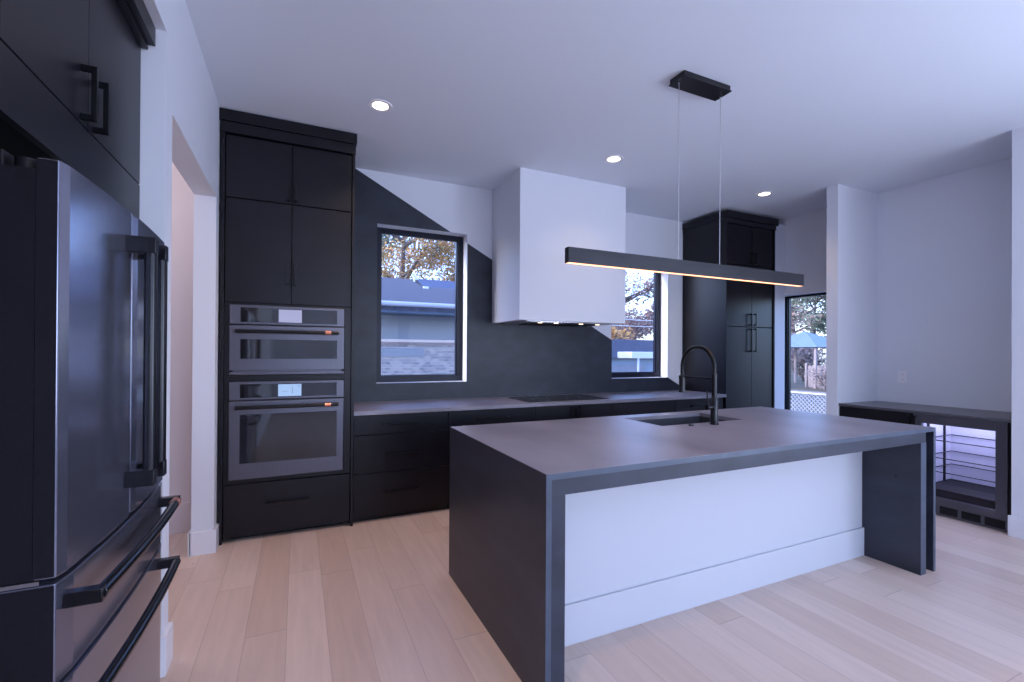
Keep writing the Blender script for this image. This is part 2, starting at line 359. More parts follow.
MB().box(-.508, .412, 3.792, 4.50, 2.993, 3.072).box(-.503, .404, 3.80, 4.50, 2.915, 2.989).build('crown', 'black', t, bevel=.002)
for x0, x1, hxx in ((-.474, -.046, -.072), (-.046, .379, -.020)):
    d = front('door', t, x0, x1, FY, 2.465, 2.912); vpull(d, hxx, FY, 2.485, 2.62)
    d = front('door', t, x0, x1, FY, 1.716, 2.460); vpull(d, hxx, FY, 1.86, 2.02)
d = front('drawer', t, -.474, .379, FY, .035, .410); hpull(d, -.208, .090, FY, .254)

def oven(name, label, z0, z1, zc, hz, win, lit):
    t = thing(name, label, 'oven', (-.06, 4.1, z0))
    x0, x1 = -.440, .327; y = 3.805
    bx(-.43, .318, 3.835, 4.40, z0+.01, z1-.01).build('body', 'side', t)
    p = bx(x0, x1, y, 3.833, zc+.003, z1).build('control_panel', 'oven', t, bevel=.004)
    bx(x0+.068, x1-.052, y-.003, y+.004, zc+.020, z1-.018).build('panel_glass', 'gloss', p, bevel=.001)
    s = bx(-.128, .027, y-.0045, y-.002, zc+.024, z1-.024).build('display', 'screen' if lit else 'screenw', p)
    if lit:
        for q in ((-.036, -.033, zc+.04, z1-.045), (.004, .016, z1-.036, z1-.033), (.006, .014, z1-.048, z1-.045), (-.105, -.060, zc+.058, zc+.060)): bx(q[0], q[1], y-.0055, y-.004, q[2], q[3]).build('display_mark', 'ink', p)
    if lit: d = bx(x0, x1, y, 3.833, z0, zc-.003).build('door', 'oven', t, bevel=.004)
    else:
        d = MB().box(x0, x1, y, 3.833, z0+.032, zc-.003).box(x0, x1, y+.003, 3.833, z0, z0+.022).build('door', 'oven', t, bevel=.003)
        bx(x0+.02, x1-.02, y+.012, 3.834, z0+.021, z0+.034).build('vent_slot', 'oven', t)
    w0, w1 = win
    bx(-.372, .276, y-.003, y+.004, w0, w1).build('door_glass', 'gloss', d, bevel=.001)
    MB().tube([(-.398, y-.052, hz), (.285, y-.052, hz)], .0125, 14).box(-.395, -.368, y-.048, y, hz-.009, hz+.009).box(.255, .282, y-.048, y, hz-.009, hz+.009).build('handle', 'pull', d, smooth=True)
    MB().tube([(.188, y-.052, hz), (.230, y-.052, hz)], .0152, 16).build('copper_band', 'copper', d, smooth=True)
    return t
oven('microwave_oven', 'upper dark steel microwave oven in the oven cabinet', 1.196, 1.698, 1.556, 1.508, (1.312, 1.452), False)
oven('wall_oven', 'lower dark steel wall oven with a large window and lit blue display', .449, 1.148, 1.012, .965, (.562, .912), True)

# base cabinets along the back wall
BF = 3.852
def base(label, x0, x1, kind, gap=.003):
    t = thing('base_cabinet', label, 'cabinet', ((x0+x1)/2, 4.18, 0), 'base cabinets along the back wall')
    MB().box(x0+.002, x1-.002, BF+.022, 4.50, .10, .858).box(x0+.002, x1-.002, BF+.06, 4.45, 0, .10).build('carcass', 'blackin', t)
    bx(x0+.002, x1-.002, BF+.045, BF+.06, 0, .10).build('toe_kick', 'black', t)
    c = (x0+x1)/2
    if kind == 'drawers':
        for z0, z1, zh in ((.697, .857, .778), (.388, .697, .532), (.05, .388, .225)):
            d = front('drawer', t, x0, x1, BF, z0, z1); hpull(d, c-.148, c+.148, BF, zh)
    elif kind == 'doors':
        d = front('door', t, x0, c, BF, .05, .857); vpull(d, c-.032, BF, .70, .845)
        d = front('door', t, c, x1, BF, .05, .857); vpull(d, c+.032, BF, .70, .845)
    else:
        front('door', t, x0, x1, BF, .05, .857)
    return t
base('black base cabinet with three wide drawers next to the oven cabinet', .405, 1.185, 'drawers')
base('black base cabinet with drawers right of the window left of the cooktop', 1.185, 2.03, 'drawers')
base('black two door base cabinet directly under the cooktop', 2.03, 2.925, 'doors')
base('plain black base cabinet front right of the cooktop', 2.925, 3.775, 'plain')
base('black drawer base cabinet next to the pantry cabinet', 3.775, 4.50, 'drawers')
ct = bx(.404, 4.531, 3.828, 4.505, .860, .893).build('countertop', 'top', bevel=.002)
tag(ct, 'long dark grey stone countertop along the back wall', 'countertop')
t = thing('cooktop', 'black glass induction cooktop set in the back counter', 'cooktop', (2.46, 4.16, .893))
p = bx(2.0, 2.92, 3.91, 4.42, .893, .899).build('glass_plate', 'cook', t, bevel=.002)
for (x, y, q) in ((2.2, 4.05, .09), (2.2, 4.29, .075), (2.46, 4.18, .115), (2.72, 4.05, .075), (2.72, 4.29, .09)):
    MB().disc((x, y), q, q-.003, .8993).build('burner_ring', 'oven', p)

# right tall pantry cabinet
t = thing('pantry_cabinet', 'tall black pantry cabinet with crown at the right end of the counter', 'cabinet', (4.95, 4.17, 0))
MB().box(4.553, 5.365, 3.876, 4.515, .10, 3.02).box(4.548, 5.365, 3.90, 4.515, 0, .10).box(4.62, 5.30, 3.95, 4.515, 3.02, 3.079).build('carcass', 'blackin', t)
bx(4.533, 4.552, 3.84, 4.515, 0, 2.96).build('side_panel', 'black', t, bevel=.001)
bx(5.366, 5.385, 3.84, 4.515, 0, 2.96).build('side_panel', 'black', t, bevel=.001)
MB().box(4.520, 5.430, 3.825, 4.512, 2.962, 3.045).box(4.530, 5.400, 3.838, 4.515, 2.905, 2.958).build('crown', 'black', t, bevel=.002)
for x0, x1, hx in ((4.553, 4.985, 4.948), (4.985, 5.365, 5.022)):
    d = front('door', t, x0, x1, 3.855, 2.435, 2.902); vpull(d, hx, 3.855, 2.45, 2.585)
    d = front('door', t, x0, x1, 3.855, 1.692, 2.430); vpull(d, hx, 3.855, 1.707, 1.852)
    d = front('door', t, x0, x1, 3.855, .10, 1.687); vpull(d, hx, 3.855, 1.39, 1.672)
bx(5.387, RW-.001, 3.86, 3.88, 0, 3.0).build('filler_panel', 'paint', t)

# ------------------------------------------------------------------ island
IX0, IX1, IY0, IY1, IZ = .855, 3.675, 1.530, 2.750, .908
SX0, SX1, SY0, SY1 = 2.095, 2.830, 2.255, 2.637
t = thing('kitchen_island', 'long kitchen island with dark stone waterfall ends and a white seating side', 'kitchen island', ((IX0+IX1)/2, (IY0+IY1)/2, 0))
mb = MB(); z0 = IZ-.024
mb.box(IX0+.0025, SX0, IY0, IY1, z0, IZ); mb.box(SX1, IX1-.0025, IY0, IY1, z0, IZ); mb.box(SX0, SX1, IY0, SY0, z0, IZ); mb.box(SX0, SX1, SY1, IY1, z0, IZ)
bmesh.ops.remove_doubles(mb.b, verts=mb.b.verts, dist=1e-5)
top = mb.build('stone_top', 'top', t)
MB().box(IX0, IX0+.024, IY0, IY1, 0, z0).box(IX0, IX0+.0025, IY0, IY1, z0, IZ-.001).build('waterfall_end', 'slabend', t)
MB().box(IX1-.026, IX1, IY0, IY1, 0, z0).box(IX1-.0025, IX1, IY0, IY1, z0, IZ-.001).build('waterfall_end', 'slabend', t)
bx(IX0, IX1, IY0-.0015, IY0, z0, IZ-.001).build('polished_edge', 'edge', t)
bx(IX0, IX0+.024, IY0-.0015, IY0, 0, z0).build('polished_edge', 'edge', t); bx(IX1-.026, IX1, IY0-.0015, IY0, 0, z0).build('polished_edge', 'edge', t)
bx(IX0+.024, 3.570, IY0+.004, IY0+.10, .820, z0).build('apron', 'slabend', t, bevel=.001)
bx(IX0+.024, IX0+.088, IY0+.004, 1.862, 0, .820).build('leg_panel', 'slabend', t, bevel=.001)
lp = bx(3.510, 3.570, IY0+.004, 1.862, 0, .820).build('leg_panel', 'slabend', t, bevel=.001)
bx(3.510, 3.570, IY0+.0025, IY0+.004, 0, .820).build('polished_edge', 'edge', lp)
bx(3.570, 3.649, IY0+.045, 2.70, 0, z0).build('recessed_filler', 'side', t)
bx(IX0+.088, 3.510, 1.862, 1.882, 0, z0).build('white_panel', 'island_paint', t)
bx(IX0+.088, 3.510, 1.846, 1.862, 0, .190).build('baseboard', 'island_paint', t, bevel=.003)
mb = MB(); mb.box(IX0+.025, SX0-.03, 1.883, 2.70, .1, z0-.001); mb.box(SX1+.03, 3.570, 1.883, 2.70, .1, z0-.001); mb.box(SX0-.03, SX1+.03, 1.883, 2.70, .1, .64); mb.box(IX0+.05, 3.56, 1.9, 2.64, 0, .1)
mb.box(SX0-.03, SX1+.03, 2.66, 2.70, .64, z0-.001); mb.box(SX0-.03, SX1+.03, 1.883, 2.22, .64, z0-.001)
mb.build('carcass', 'blackin', t)
for i in range(4):
    a = IX0+.03+i*.665; d = bx(a+.003, a+.662, 2.70, 2.72, .1, z0-.012).build('door', 'black', t, bevel=.001)
    MB().box(a+.25, a+.40, 2.745, 2.755, .80, .812).box(a+.25, a+.262, 2.72, 2.75, .80, .812).box(a+.388, a+.40, 2.72, 2.75, .80, .812).build('handle', 'pull', d)
# outlet cover on the inner side of the right leg
bx(3.5085, 3.510, 1.66, 1.672, .58, .592).build('screw_cap', 'side', lp)
# sink
t = thing('kitchen_sink', 'dark undermount sink set in the island top', 'sink', ((SX0+SX1)/2, (SY0+SY1)/2, .66))
mb = MB(); e = .012
mb.box(SX0-e, SX0, SY0-e, SY1+e, .67, z0-.001); mb.box(SX1, SX1+e, SY0-e, SY1+e, .67, z0-.001); mb.box(SX0, SX1, SY0-e, SY0, .67, z0-.001); mb.box(SX0, SX1, SY1, SY1+e, .67, z0-.001); mb.box(SX0-e, SX1+e, SY0-e, SY1+e, .655, .67)
mb.build('basin', 'sink', t)
MB().tube([((SX0+SX1)/2, 2.52, .67), ((SX0+SX1)/2, 2.52, .674)], .045, 24).build('drain', 'chrome', t)

# ------------------------------------------------------------------ faucet
fx, fy = 2.465, 2.178
t = thing('kitchen_faucet', 'tall matte black spring neck faucet standing behind the sink', 'faucet', (fx, fy, IZ))
MB().tube([(fx, fy, IZ), (fx, fy, IZ+.006), (fx, fy, IZ+.007), (fx, fy, 1.075), (fx, fy, 1.085)], [.029, .029, .0235, .0235, .018], 24).build('base', 'pull', t, smooth=True)
MB().tube([(fx, fy, 1.08), (fx, fy, 1.235), (fx, fy, 1.24)], [.0165, .0165, .012], 20).build('column', 'pull', t, smooth=True)
R = .1395; zc = 1.275; arc = [(fx, fy, 1.235), (fx, fy, zc)] + [(fx, fy+R-R*math.cos(a), zc+R*math.sin(a)) for a in [math.pi*i/24 for i in range(1, 24)]] + [(fx, fy+2*R, zc), (fx, fy+2*R, 1.20)]
hose = MB().tube(arc, .0095, 14).build('hose', 'pull', t, smooth=True)
# spring coiled around the hose
V = [Vector(p) for p in arc]; cum = [0]
for a, b in zip(V, V[1:]): cum.append(cum[-1]+(b-a).length)
def at(s):
    for i in range(len(V)-1):
        if s <= cum[i+1] or i == len(V)-2:
            k = (s-cum[i])/(cum[i+1]-cum[i]); return V[i].lerp(V[i+1], k), (V[i+1]-V[i]).normalized()
pts = []; turns = 62; per = 10
for i in range(turns*per+1):
    p, tg = at(cum[-1]*i/(turns*per)); a = Vector((1, 0, 0)); b = tg.cross(a); th = 2*math.pi*i/per
    pts.append(p + .0125*(math.cos(th)*a+math.sin(th)*b))
MB().tube(pts, .0019, 5).build('spring', 'chrome' if False else 'pull', t, smooth=True)
sy = fy+2*R
MB().tube([(fx, sy, 1.215), (fx, sy, 1.21), (fx, sy, 1.12), (fx, sy, 1.10), (fx, sy, 1.095)], [.016, .022, .020, .024, .024], 20).build('spray_head', 'pull', t, smooth=True)
MB().tube([(fx, fy, 1.205), (fx, sy-.02, 1.205)], .007, 10).tube([(fx, sy, 1.197), (fx, sy, 1.213)], .0225, 20).build('docking_arm', 'pull', t, smooth=True)
MB().tube([(fx-.02, fy, 1.02), (fx-.068, fy, 1.02)], .0175, 18).tube([(fx-.020, fy, 1.02), (fx-.024, fy, 1.02)], .020, 18).build('valve', 'pull', t, smooth=True)
MB().tube([(fx-.056, fy, 1.03), (fx-.062, fy-.002, 1.07), (fx-.070, fy-.004, 1.125)], [.006, .005, .0042], 10).build('lever', 'pull', t, smooth=True)
tag(MB().tube([(2.28, 2.195, IZ), (2.28, 2.195, IZ+.008)], [.017, .015], 20).build('push_button', 'pull', smooth=True), 'small round black switch button on the island beside the faucet', 'button')

# ------------------------------------------------------------------ pendant
t = thing('linear_pendant', 'long dark bar pendant with glowing underside hanging over the island', 'pendant light', (2.28, 2.13, 1.856))
Y0, Y1, PA, PB = 2.128, 2.168, 1.320, 3.294
MB().box(PA, PB, Y0, Y0+.004, 1.857, 1.941).box(PA, PB, Y1-.004, Y1, 1.857, 1.941).box(PA, PB, Y0+.004, Y1-.004, 1.868, 1.941).box(PA, PA+.004, Y0+.004, Y1-.004, 1.857, 1.868).box(PB-.004, PB, Y0+.004, Y1-.004, 1.857, 1.868).build('bar', 'bar', t)
bx(PA+.005, PB-.005, Y0+.0045, Y1-.0045, 1.8565, 1.8675).build('light_strip', 'strip', t)
MB().box(2.098, 2.503, 2.084, 2.214, 3.042, 3.048).box(2.104, 2.497, 2.090, 2.208, 3.048, 3.08).build('canopy', 'bar', t, bevel=.001)
for x in (2.120, 2.474):
    MB().tube([(x, 2.148, 1.941), (x, 2.148, 3.042)], .0021, 8).build('cable', 'cable', t)
    MB().tube([(x, 2.148, 3.044), (x, 2.148, 3.028)], .006, 10).build('cable_grip', 'chrome', t)
lamp('pendant_light', 'AREA', (2.307, 2.148, 1.852), 3, (1, .62, .40), (0, 0, 0), shape='RECTANGLE', size=1.9, size_y=.03)

# ------------------------------------------------------------------ downlights
def downlight(x, y, label):
    t = thing('recessed_downlight', label, 'ceiling light', (x, y, CE), 'round recessed ceiling lights')
    mb = MB(); s = 40
    def ring(r, z): return [mb.b.verts.new((x+r*math.cos(2*math.pi*k/s), y+r*math.sin(2*math.pi*k/s), z)) for k in range(s)]
    rs = [ring(.082, CE-.0005), ring(.080, CE-.006), ring(.062, CE-.007), ring(.052, CE-.002)]
    for a, b in zip(rs, rs[1:]):
        for k in range(s): mb.b.faces.new((a[k], a[(k+1) % s], b[(k+1) % s], b[k]))
    mb.build('trim_ring', 'plate', t, smooth=True)
    MB().disc((x, y), .055, 0, CE-.003).build('lens', 'lamp', t)
    return t
L0 = downlight(.51, 3.30, 'recessed ceiling light in front of the oven cabinet')
for x, y, lab in ((2.52, 3.32, 'recessed ceiling light in front of the white hood'), (4.52, 3.35, 'recessed ceiling light in front of the pantry cabinet'), (2.77, .98, 'recessed ceiling light nearest the camera above the island seating side')):
    dup(L0, (x, y, CE), lab)
for x, y, e in ((.51, 3.30, 58), (2.52, 3.32, 13), (4.52, 3.35, 26), (2.77, .98, 8), (.2, .9, 40)):
    lamp('downlight_lamp', 'SPOT', (x, y, CE-.02), e, (1, .64, .40) if x < 1 else WARM, (0, 0, 0), spot_size=2.0, spot_blend=.9, shadow_soft_size=.06)
lamp('hall_lamp', 'POINT', (-1.6, 3.5, 2.6), 12, (1, .86, .85), shadow_soft_size=.15)

# ------------------------------------------------------------------ fridge cabinet
t = thing('fridge_cabinet', 'black wall cabinet mounted above the refrigerator in the recess', 'cabinet', (-.95, 1.6, 1.895))
FX = -.595
MB().box(-1.335, FX-.022, .42, 2.374, 1.90, 2.70).build('carcass', 'blackin', t)
bx(FX-.02, FX, .42, 2.374, 1.895, 2.048).build('valance', 'black', t, bevel=.001)
MB().box(-1.335, FX-.022, 2.3755, 2.384, 1.895, 2.70).build('side_panel', 'black', t)
for a, b, hy in ((.42, .902, .86), (.902, 1.385, .94), (1.385, 1.855, 1.800), (1.855, 2.374, 1.893)):
    d = bx(FX-.02, FX, a+.0015, b-.0015, 2.053, 2.612).build('door', 'black', t, bevel=.001)
    MB().box(FX+.026, FX+.040, hy-.0065, hy+.0065, 2.060, 2.225).box(FX, FX+.032, hy-.0065, hy+.0065, 2.060, 2.078).box(FX, FX+.032, hy-.0065, hy+.0065, 2.207, 2.225).build('handle', 'pull', d, bevel=.001)
MB().box(-.72, -.545, .42, 2.368, 2.632, 2.709).box(-.72, -.570, .42, 2.372, 2.614, 2.630).build('crown', 'black', t, bevel=.0015)

# ------------------------------------------------------------------ refrigerator
t = thing('refrigerator', 'black stainless french door refrigerator with bar handles in the left recess', 'refrigerator', (-.85, 1.725, 0))
RY0, RY1, XE, BU = 1.300, 2.150, -.458, .014
def fxp(y):
    k = (y-(RY0+RY1)/2)/((RY1-RY0)/2); return XE + BU*(1-k*k)
def curved(y0, y1, z0, z1, back, name, m, parent, off=0, n=14, rnd=.006):
    mb = MB(); fr = []; 
    ys = [y0+(y1-y0)*i/n for i in range(n+1)]
    pts = [(back, y0)] + [(fxp(y)+off-(rnd if i in (0, n) else 0), y) for i, y in enumerate(ys)] + [(back, y1)]
    mb.prism([(a, b, z0) for a, b in pts], (0, 0, z1-z0))
    return mb.build(name, m, parent, bevel=.003)
bx(-1.24, -.575, RY0+.004, RY1-.004, .02, 1.745).build('body', 'side', t, bevel=.003)
MB().box(-1.20, -.60, RY0+.03, RY1-.03, 0, .02).build('foot_rail', 'side', t)
dn = curved(RY0, 1.7245, .884, 1.775, -.500, 'door', 'steel', t)
df = curved(1.7285, RY1, .884, 1.775, -.500, 'door', 'steel', t)
bx(-.500, XE-.008, RY0-.0015, RY0+.0005, .888, 1.771).build('edge_panel', 'side', dn)
bx(-.570, -.501, RY0-.001, 1.7245, .886, 1.750).build('door_back', 'side', dn)
bx(-.570, -.501, 1.7285, RY1, .886, 1.750).build('door_back', 'side', df)
d1 = curved(RY0, RY1, .655, .872, -.568, 'drawer', 'steel', t)
bx(-.568, XE-.008, RY0-.0015, RY0+.0005, .659, .868).build('edge_panel', 'side', d1)
d2 = curved(RY0, RY1, .085, .643, -.568, 'drawer', 'steel', t)
bx(-.568, XE-.008, RY0-.0015, RY0+.0005, .089, .639).build('edge_panel', 'side', d2)
for a, b in ((.872, .884), (.643, .655)): bx(-.5745, -.50, RY0+.01, RY1-.01, a, b).build('gasket', 'blackin', t)
bx(-.5745, -.52, RY0+.01, RY1-.01, .02, .085).build('kick_plate', 'blackin', t)
for y0 in (RY0+.01, RY1-.11):
    MB().box(-.66, -.555, y0, y0+.10, 1.7505, 1.785).build('hinge_cover', 'side', t, bevel=.003)
    MB().tube([(-.530, y0+.03, 1.7505), (-.530, y0+.03, 1.778)], .020, 16).build('hinge_pin', 'side', t, smooth=True)
MB().box(-.60, -.49, RY0-.001, RY0+.06, .874, .882).build('hinge', 'chrome', t)
# vertical bar handles
for y, par in ((1.664, dn), (1.776, df)):
    x1 = fxp(y)+.055
    MB().tube([(x1, y, 1.02), (x1, y, 1.66)], .016, 18).box(fxp(y)-.002, x1+.015, y-.0165, y+.0165, 1.650, 1.697).box(fxp(y)-.002, x1+.015, y-.0165, y+.0165, .978, 1.024).build('handle', 'satin', par, smooth=True, bevel=.002)
# horizontal curved handles
for z, par in ((.822, d1), (.600, d2)):
    n = 20; ya, yb = RY0+.035, RY1-.105
    pts = [(fxp(ya+(yb-ya)*i/n)+.055, ya+(yb-ya)*i/n, z) for i in range(n+1)]
    mb = MB().tube(pts, .0145, 18)
    for yy in (ya, yb): mb.box(fxp(yy)-.004, fxp(yy)+.064, yy-.014, yy+.014, z-.016, z+.016)
    mb.build('handle', 'satin', par, smooth=True, bevel=.002)
    if par is d1:
        a = pts[-2]; b = pts[-1]; v = (Vector(b)-Vector(a)).normalized()
        MB().tube([Vector(b)-v*.040, Vector(b)-v*.018], .0165, 18).build('copper_band', 'copper', par, smooth=True)

# ------------------------------------------------------------------ dry bar
AX = 4.932
tag(MB().box(4.925, RW, 1.587, 2.828, .855, .876).build('bar_countertop', 'bartop', bevel=.001), 'dark stone countertop of the dry bar in the right alcove', 'countertop')
t = thing('bar_cabinet', 'narrow black cabinet left of the wine fridge under the bar counter', 'cabinet', (5.25, 2.54, 0))
MB().box(AX+.022, 5.56, 2.220, 2.825, .10, .854).box(AX+.07, 5.56, 2.220, 2.825, 0, .10).build('carcass', 'blackin', t)
d = bx(AX, AX+.02, 2.223, 2.822, .10, .850).build('door', 'black', t, bevel=.001)
MB().box(AX-.034, AX-.026, 2.240, 2.250, .64, .835).box(AX-.03, AX, 2.240, 2.250, .823, .835).box(AX-.03, AX, 2.240, 2.250, .64, .652).build('handle', 'pull', d)
t = thing('wine_fridge', 'glass door wine fridge lit inside under the bar counter', 'wine fridge', (5.25, 1.94, 0))
y0, y1 = 1.616, 2.214
MB().box(4.98, 5.56, y0, y0+.03, .10, .852).box(4.98, 5.56, y1-.03, y1, .10, .852).box(4.98, 5.56, y0+.03, y1-.03, .82, .852).box(4.98, 5.56, y0+.03, y1-.03, .10, .15).box(5.52, 5.56, y0+.03, y1-.03, .15, .82).box(5.0, 5.56, y0, y1, 0, .10).build('body', 'side', t)
MB().box(5.505, 5.52, y0+.03, y1-.03, .22, .82).box(5.0, 5.505, y0+.03, y0+.034, .22, .82).box(5.0, 5.505, y1-.034, y1-.03, .22, .82).build('liner', 'liner', t)
bx(5.0, 5.50, y0+.034, y1-.034, .15, .215).build('lower_shelf', 'blackin', t)
bx(5.02, 5.48, y0+.06, y1-.06, .812, .82).build('light_bar', 'ledb', t)
for z in (.36, .48, .63):
    mb = MB()
    for yy in (y0+.045, y1-.045): mb.tube([(5.02, yy, z), (5.49, yy, z)], .004, 6)
    for xx in (5.02, 5.49): mb.tube([(xx, y0+.045, z), (xx, y1-.045, z)], .004, 6)
    mb.build('wire_shelf', 'pull', t)
for xx in (5.10, 5.38):
    for yy in (y0+.04, y1-.04): bx(xx-.012, xx+.012, yy-.005, yy+.005, .22, .82).build('shelf_rail', 'side', t)
d = MB().box(AX, 4.972, y0, y0+.066, .105, .852).box(AX, 4.972, y1-.06, y1, .105, .852).box(AX, 4.972, y0+.066, y1-.06, .775, .852).box(AX, 4.972, y0+.066, y1-.06, .105, .160).build('door', 'oven', t, bevel=.002)
bx(4.944, 4.950, y0+.066, y1-.06, .160, .775).build('door_glass', 'cpane', d)
MB().box(AX-.034, AX-.026, 2.186, 2.196, .64, .835).box(AX-.03, AX, 2.186, 2.196, .823, .835).box(AX-.03, AX, 2.186, 2.196, .64, .652).build('handle', 'pull', d)
g = MB().box(4.965, 4.985, y0, y1, .005, .10).build('toe_grille', 'oven', t, bevel=.002)
for k in range(4):
    a = y0+.02+k*.142; mb = MB()
    mb.box(4.9635, 4.966, a, a+.118, .020, .085).build('vent', 'blackin', g)
    mb = MB()
    for q in range(5): mb.box(4.9615, 4.965, a+.004, a+.114, .026+q*.012, .030+q*.012)
    mb.build('vent_louvre', 'side', g)
bx(4.94, 5.0, 1.588, 1.614, 0, .852).build('filler_panel', 'black', t)
# outlet
t = thing('wall_outlet', 'white wall outlet above the bar counter', 'outlet', (RW, 2.60, 1.14))
bx(RW-.007, RW, 2.560, 2.640, 1.078, 1.200).build('cover_plate', 'plate', t, bevel=.003)
for z in (1.113, 1.165):
    q = bx(RW-.010, RW-.007, 2.583, 2.617, z-.014, z+.014).build('socket', 'plate', t, bevel=.003)
    MB().box(RW-.0108, RW-.0099, 2.590, 2.592, z-.003, z+.008).box(RW-.0108, RW-.0099, 2.607, 2.609, z-.003, z+.008).build('slots', 'side', q)

# ------------------------------------------------------------------ outdoors
GZ = -.55
M['lawn'] = ramp_mat('autumn_lawn', [(.055, .055, .04), (.10, .095, .07), (.13, .11, .09), (.07, .075, .05)], .9, .95, 6)
M['shingle'] = mat('grey_shingles', (.050, .056, .085), .85, noise=(9, .45, 6, (1, 5, 1)))
M['siding'] = mat('grey_blue_siding', (.24, .28, .33), .7, noise=(1.5, .05, 3))
M['soffit'] = mat('shaded_soffit_blue', (.06, .11, .20), .6, noise=(2, .05, 2))  # shade under the eaves put into the dark blue colour
M['fascia'] = mat('pale_gutter', (.42, .45, .56), .5, noise=(3, .03, 2))
M['ledge'] = mat('cream_ledge', (.72, .62, .57), .6, noise=(4, .05, 2))
M['brick'] = brick_mat()
M['panel'] = mat('blue_roof_sheet', (.030, .042, .10), .45, noise=(3, .08, 3))
M['blueroof'] = mat('light_blue_roof', (.15, .21, .34), .6, noise=(4, .1, 4))
M['bark'] = mat('grey_bark', (.13, .11, .11), .9, noise=(12, .3, 5, (1, 1, .2)))
M['gold'] = ramp_mat('golden_leaves', [(.09, .11, .06), (.38, .26, .09), (.50, .25, .08), (.24, .20, .13), (.46, .34, .16)], 1.3, .8, 3)
M['red'] = ramp_mat('hazy_russet_leaves', [(.16, .14, .17), (.30, .17, .13), (.22, .18, .19), (.34, .23, .17)], 1.6, .8, 3)  # mauve greys put outdoor haze into the leaf colours
M['green'] = ramp_mat('dull_green_leaves', [(.07, .08, .07), (.14, .17, .11), (.20, .19, .17)], 1.6, .8, 3)
M['brush'] = ramp_mat('dry_brush', [(.14, .11, .12), (.24, .19, .18), (.16, .16, .16)], 3, .9, 3)
M['wood'] = mat('weathered_fence_wood', (.30, .25, .25), .85, noise=(6, .25, 5, (8, 8, .6)))
M['white'] = mat('white_outdoor_paint', (.65, .67, .70), .5, noise=(3, .03, 1))
M['galv'] = mat('galvanised_wire', (.50, .52, .60), .45, metal=.5, noise=(10, .1, 1))
M['drive'] = mat('pale_concrete', (.26, .26, .29), .85, noise=(2, .12, 6))
struct(bx(-25, 60, 4.9, 70, GZ-.3, GZ).build('ground', 'lawn'), 'brown and green autumn lawn outside the windows', 'ground')
struct(bx(6.2, 60, -30, 4.9, GZ-.3, GZ).build('ground_side', 'lawn'), 'lawn outside the narrow window', 'ground')

t = thing('neighbour_house', 'low neighbouring house with shingle roof and pale brick seen through the left window', 'house', (1.5, 11, GZ))
MB().box(-5, 4.6, 9.0, 13.5, GZ, 1.53).build('brick_wall', 'brick', t)
MB().box(-5, 4.6, 9.04, 13.5, 1.53, 2.25).build('siding_wall', 'siding', t)
bx(-5, 4.62, 8.94, 9.03, 1.553, 1.605).build('ledge', 'ledge', t)
bx(-5, 4.60, 8.97, 9.03, 1.50, 1.553).build('under_ledge_board', 'wood', t)  # brown board right below the ledge
MB().box(-5.2, 4.9, 8.45, 9.05, 2.07, 2.10).build('soffit', 'soffit', t)
MB().box(-5.2, 4.9, 8.40, 8.46, 2.07, 2.20).build('fascia', 'soffit', t)
MB().tube([(-5.2, 8.37, 2.225), (4.9, 8.37, 2.225)], .045, 10).build('gutter', 'fascia', t)
MB().prism([(-5.2, 8.38, 2.24), (-5.2, 12, 3.25), (-5.2, 15.5, 2.24), (-5.2, 15.5, 2.10), (-5.2, 8.38, 2.10)], (10.1, 0, 0)).build('roof', 'shingle', t)
MB().box(1.30, 2.25, 8.985, 9.0, 1.27, 1.44).build('vent_panel', 'siding', t)
w2 = MB().prism([(2.67, 10.6, 2.80), (2.70, 11.6, 3.16), (4.9, 11.6, 3.16), (4.9, 10.6, 2.80)], (0, 0, .05)).build('roof_sheet', 'panel', t)
MB().box(2.68, 4.9, 10.56, 10.60, 2.75, 2.84).prism([(2.64, 10.58, 2.76), (2.66, 11.6, 3.12), (2.66, 11.6, 3.20), (2.64, 10.58, 2.84)], (.03, 0, 0)).build('sheet_edge', 'side', t)
for x, y, z in ((2.67, 10.5, 2.82), (2.69, 11.55, 3.18)):
    MB().box(x-.06, x+.06, y-.04, y+.04, z-.09, z+.05).build('end_cap', 'white', t)

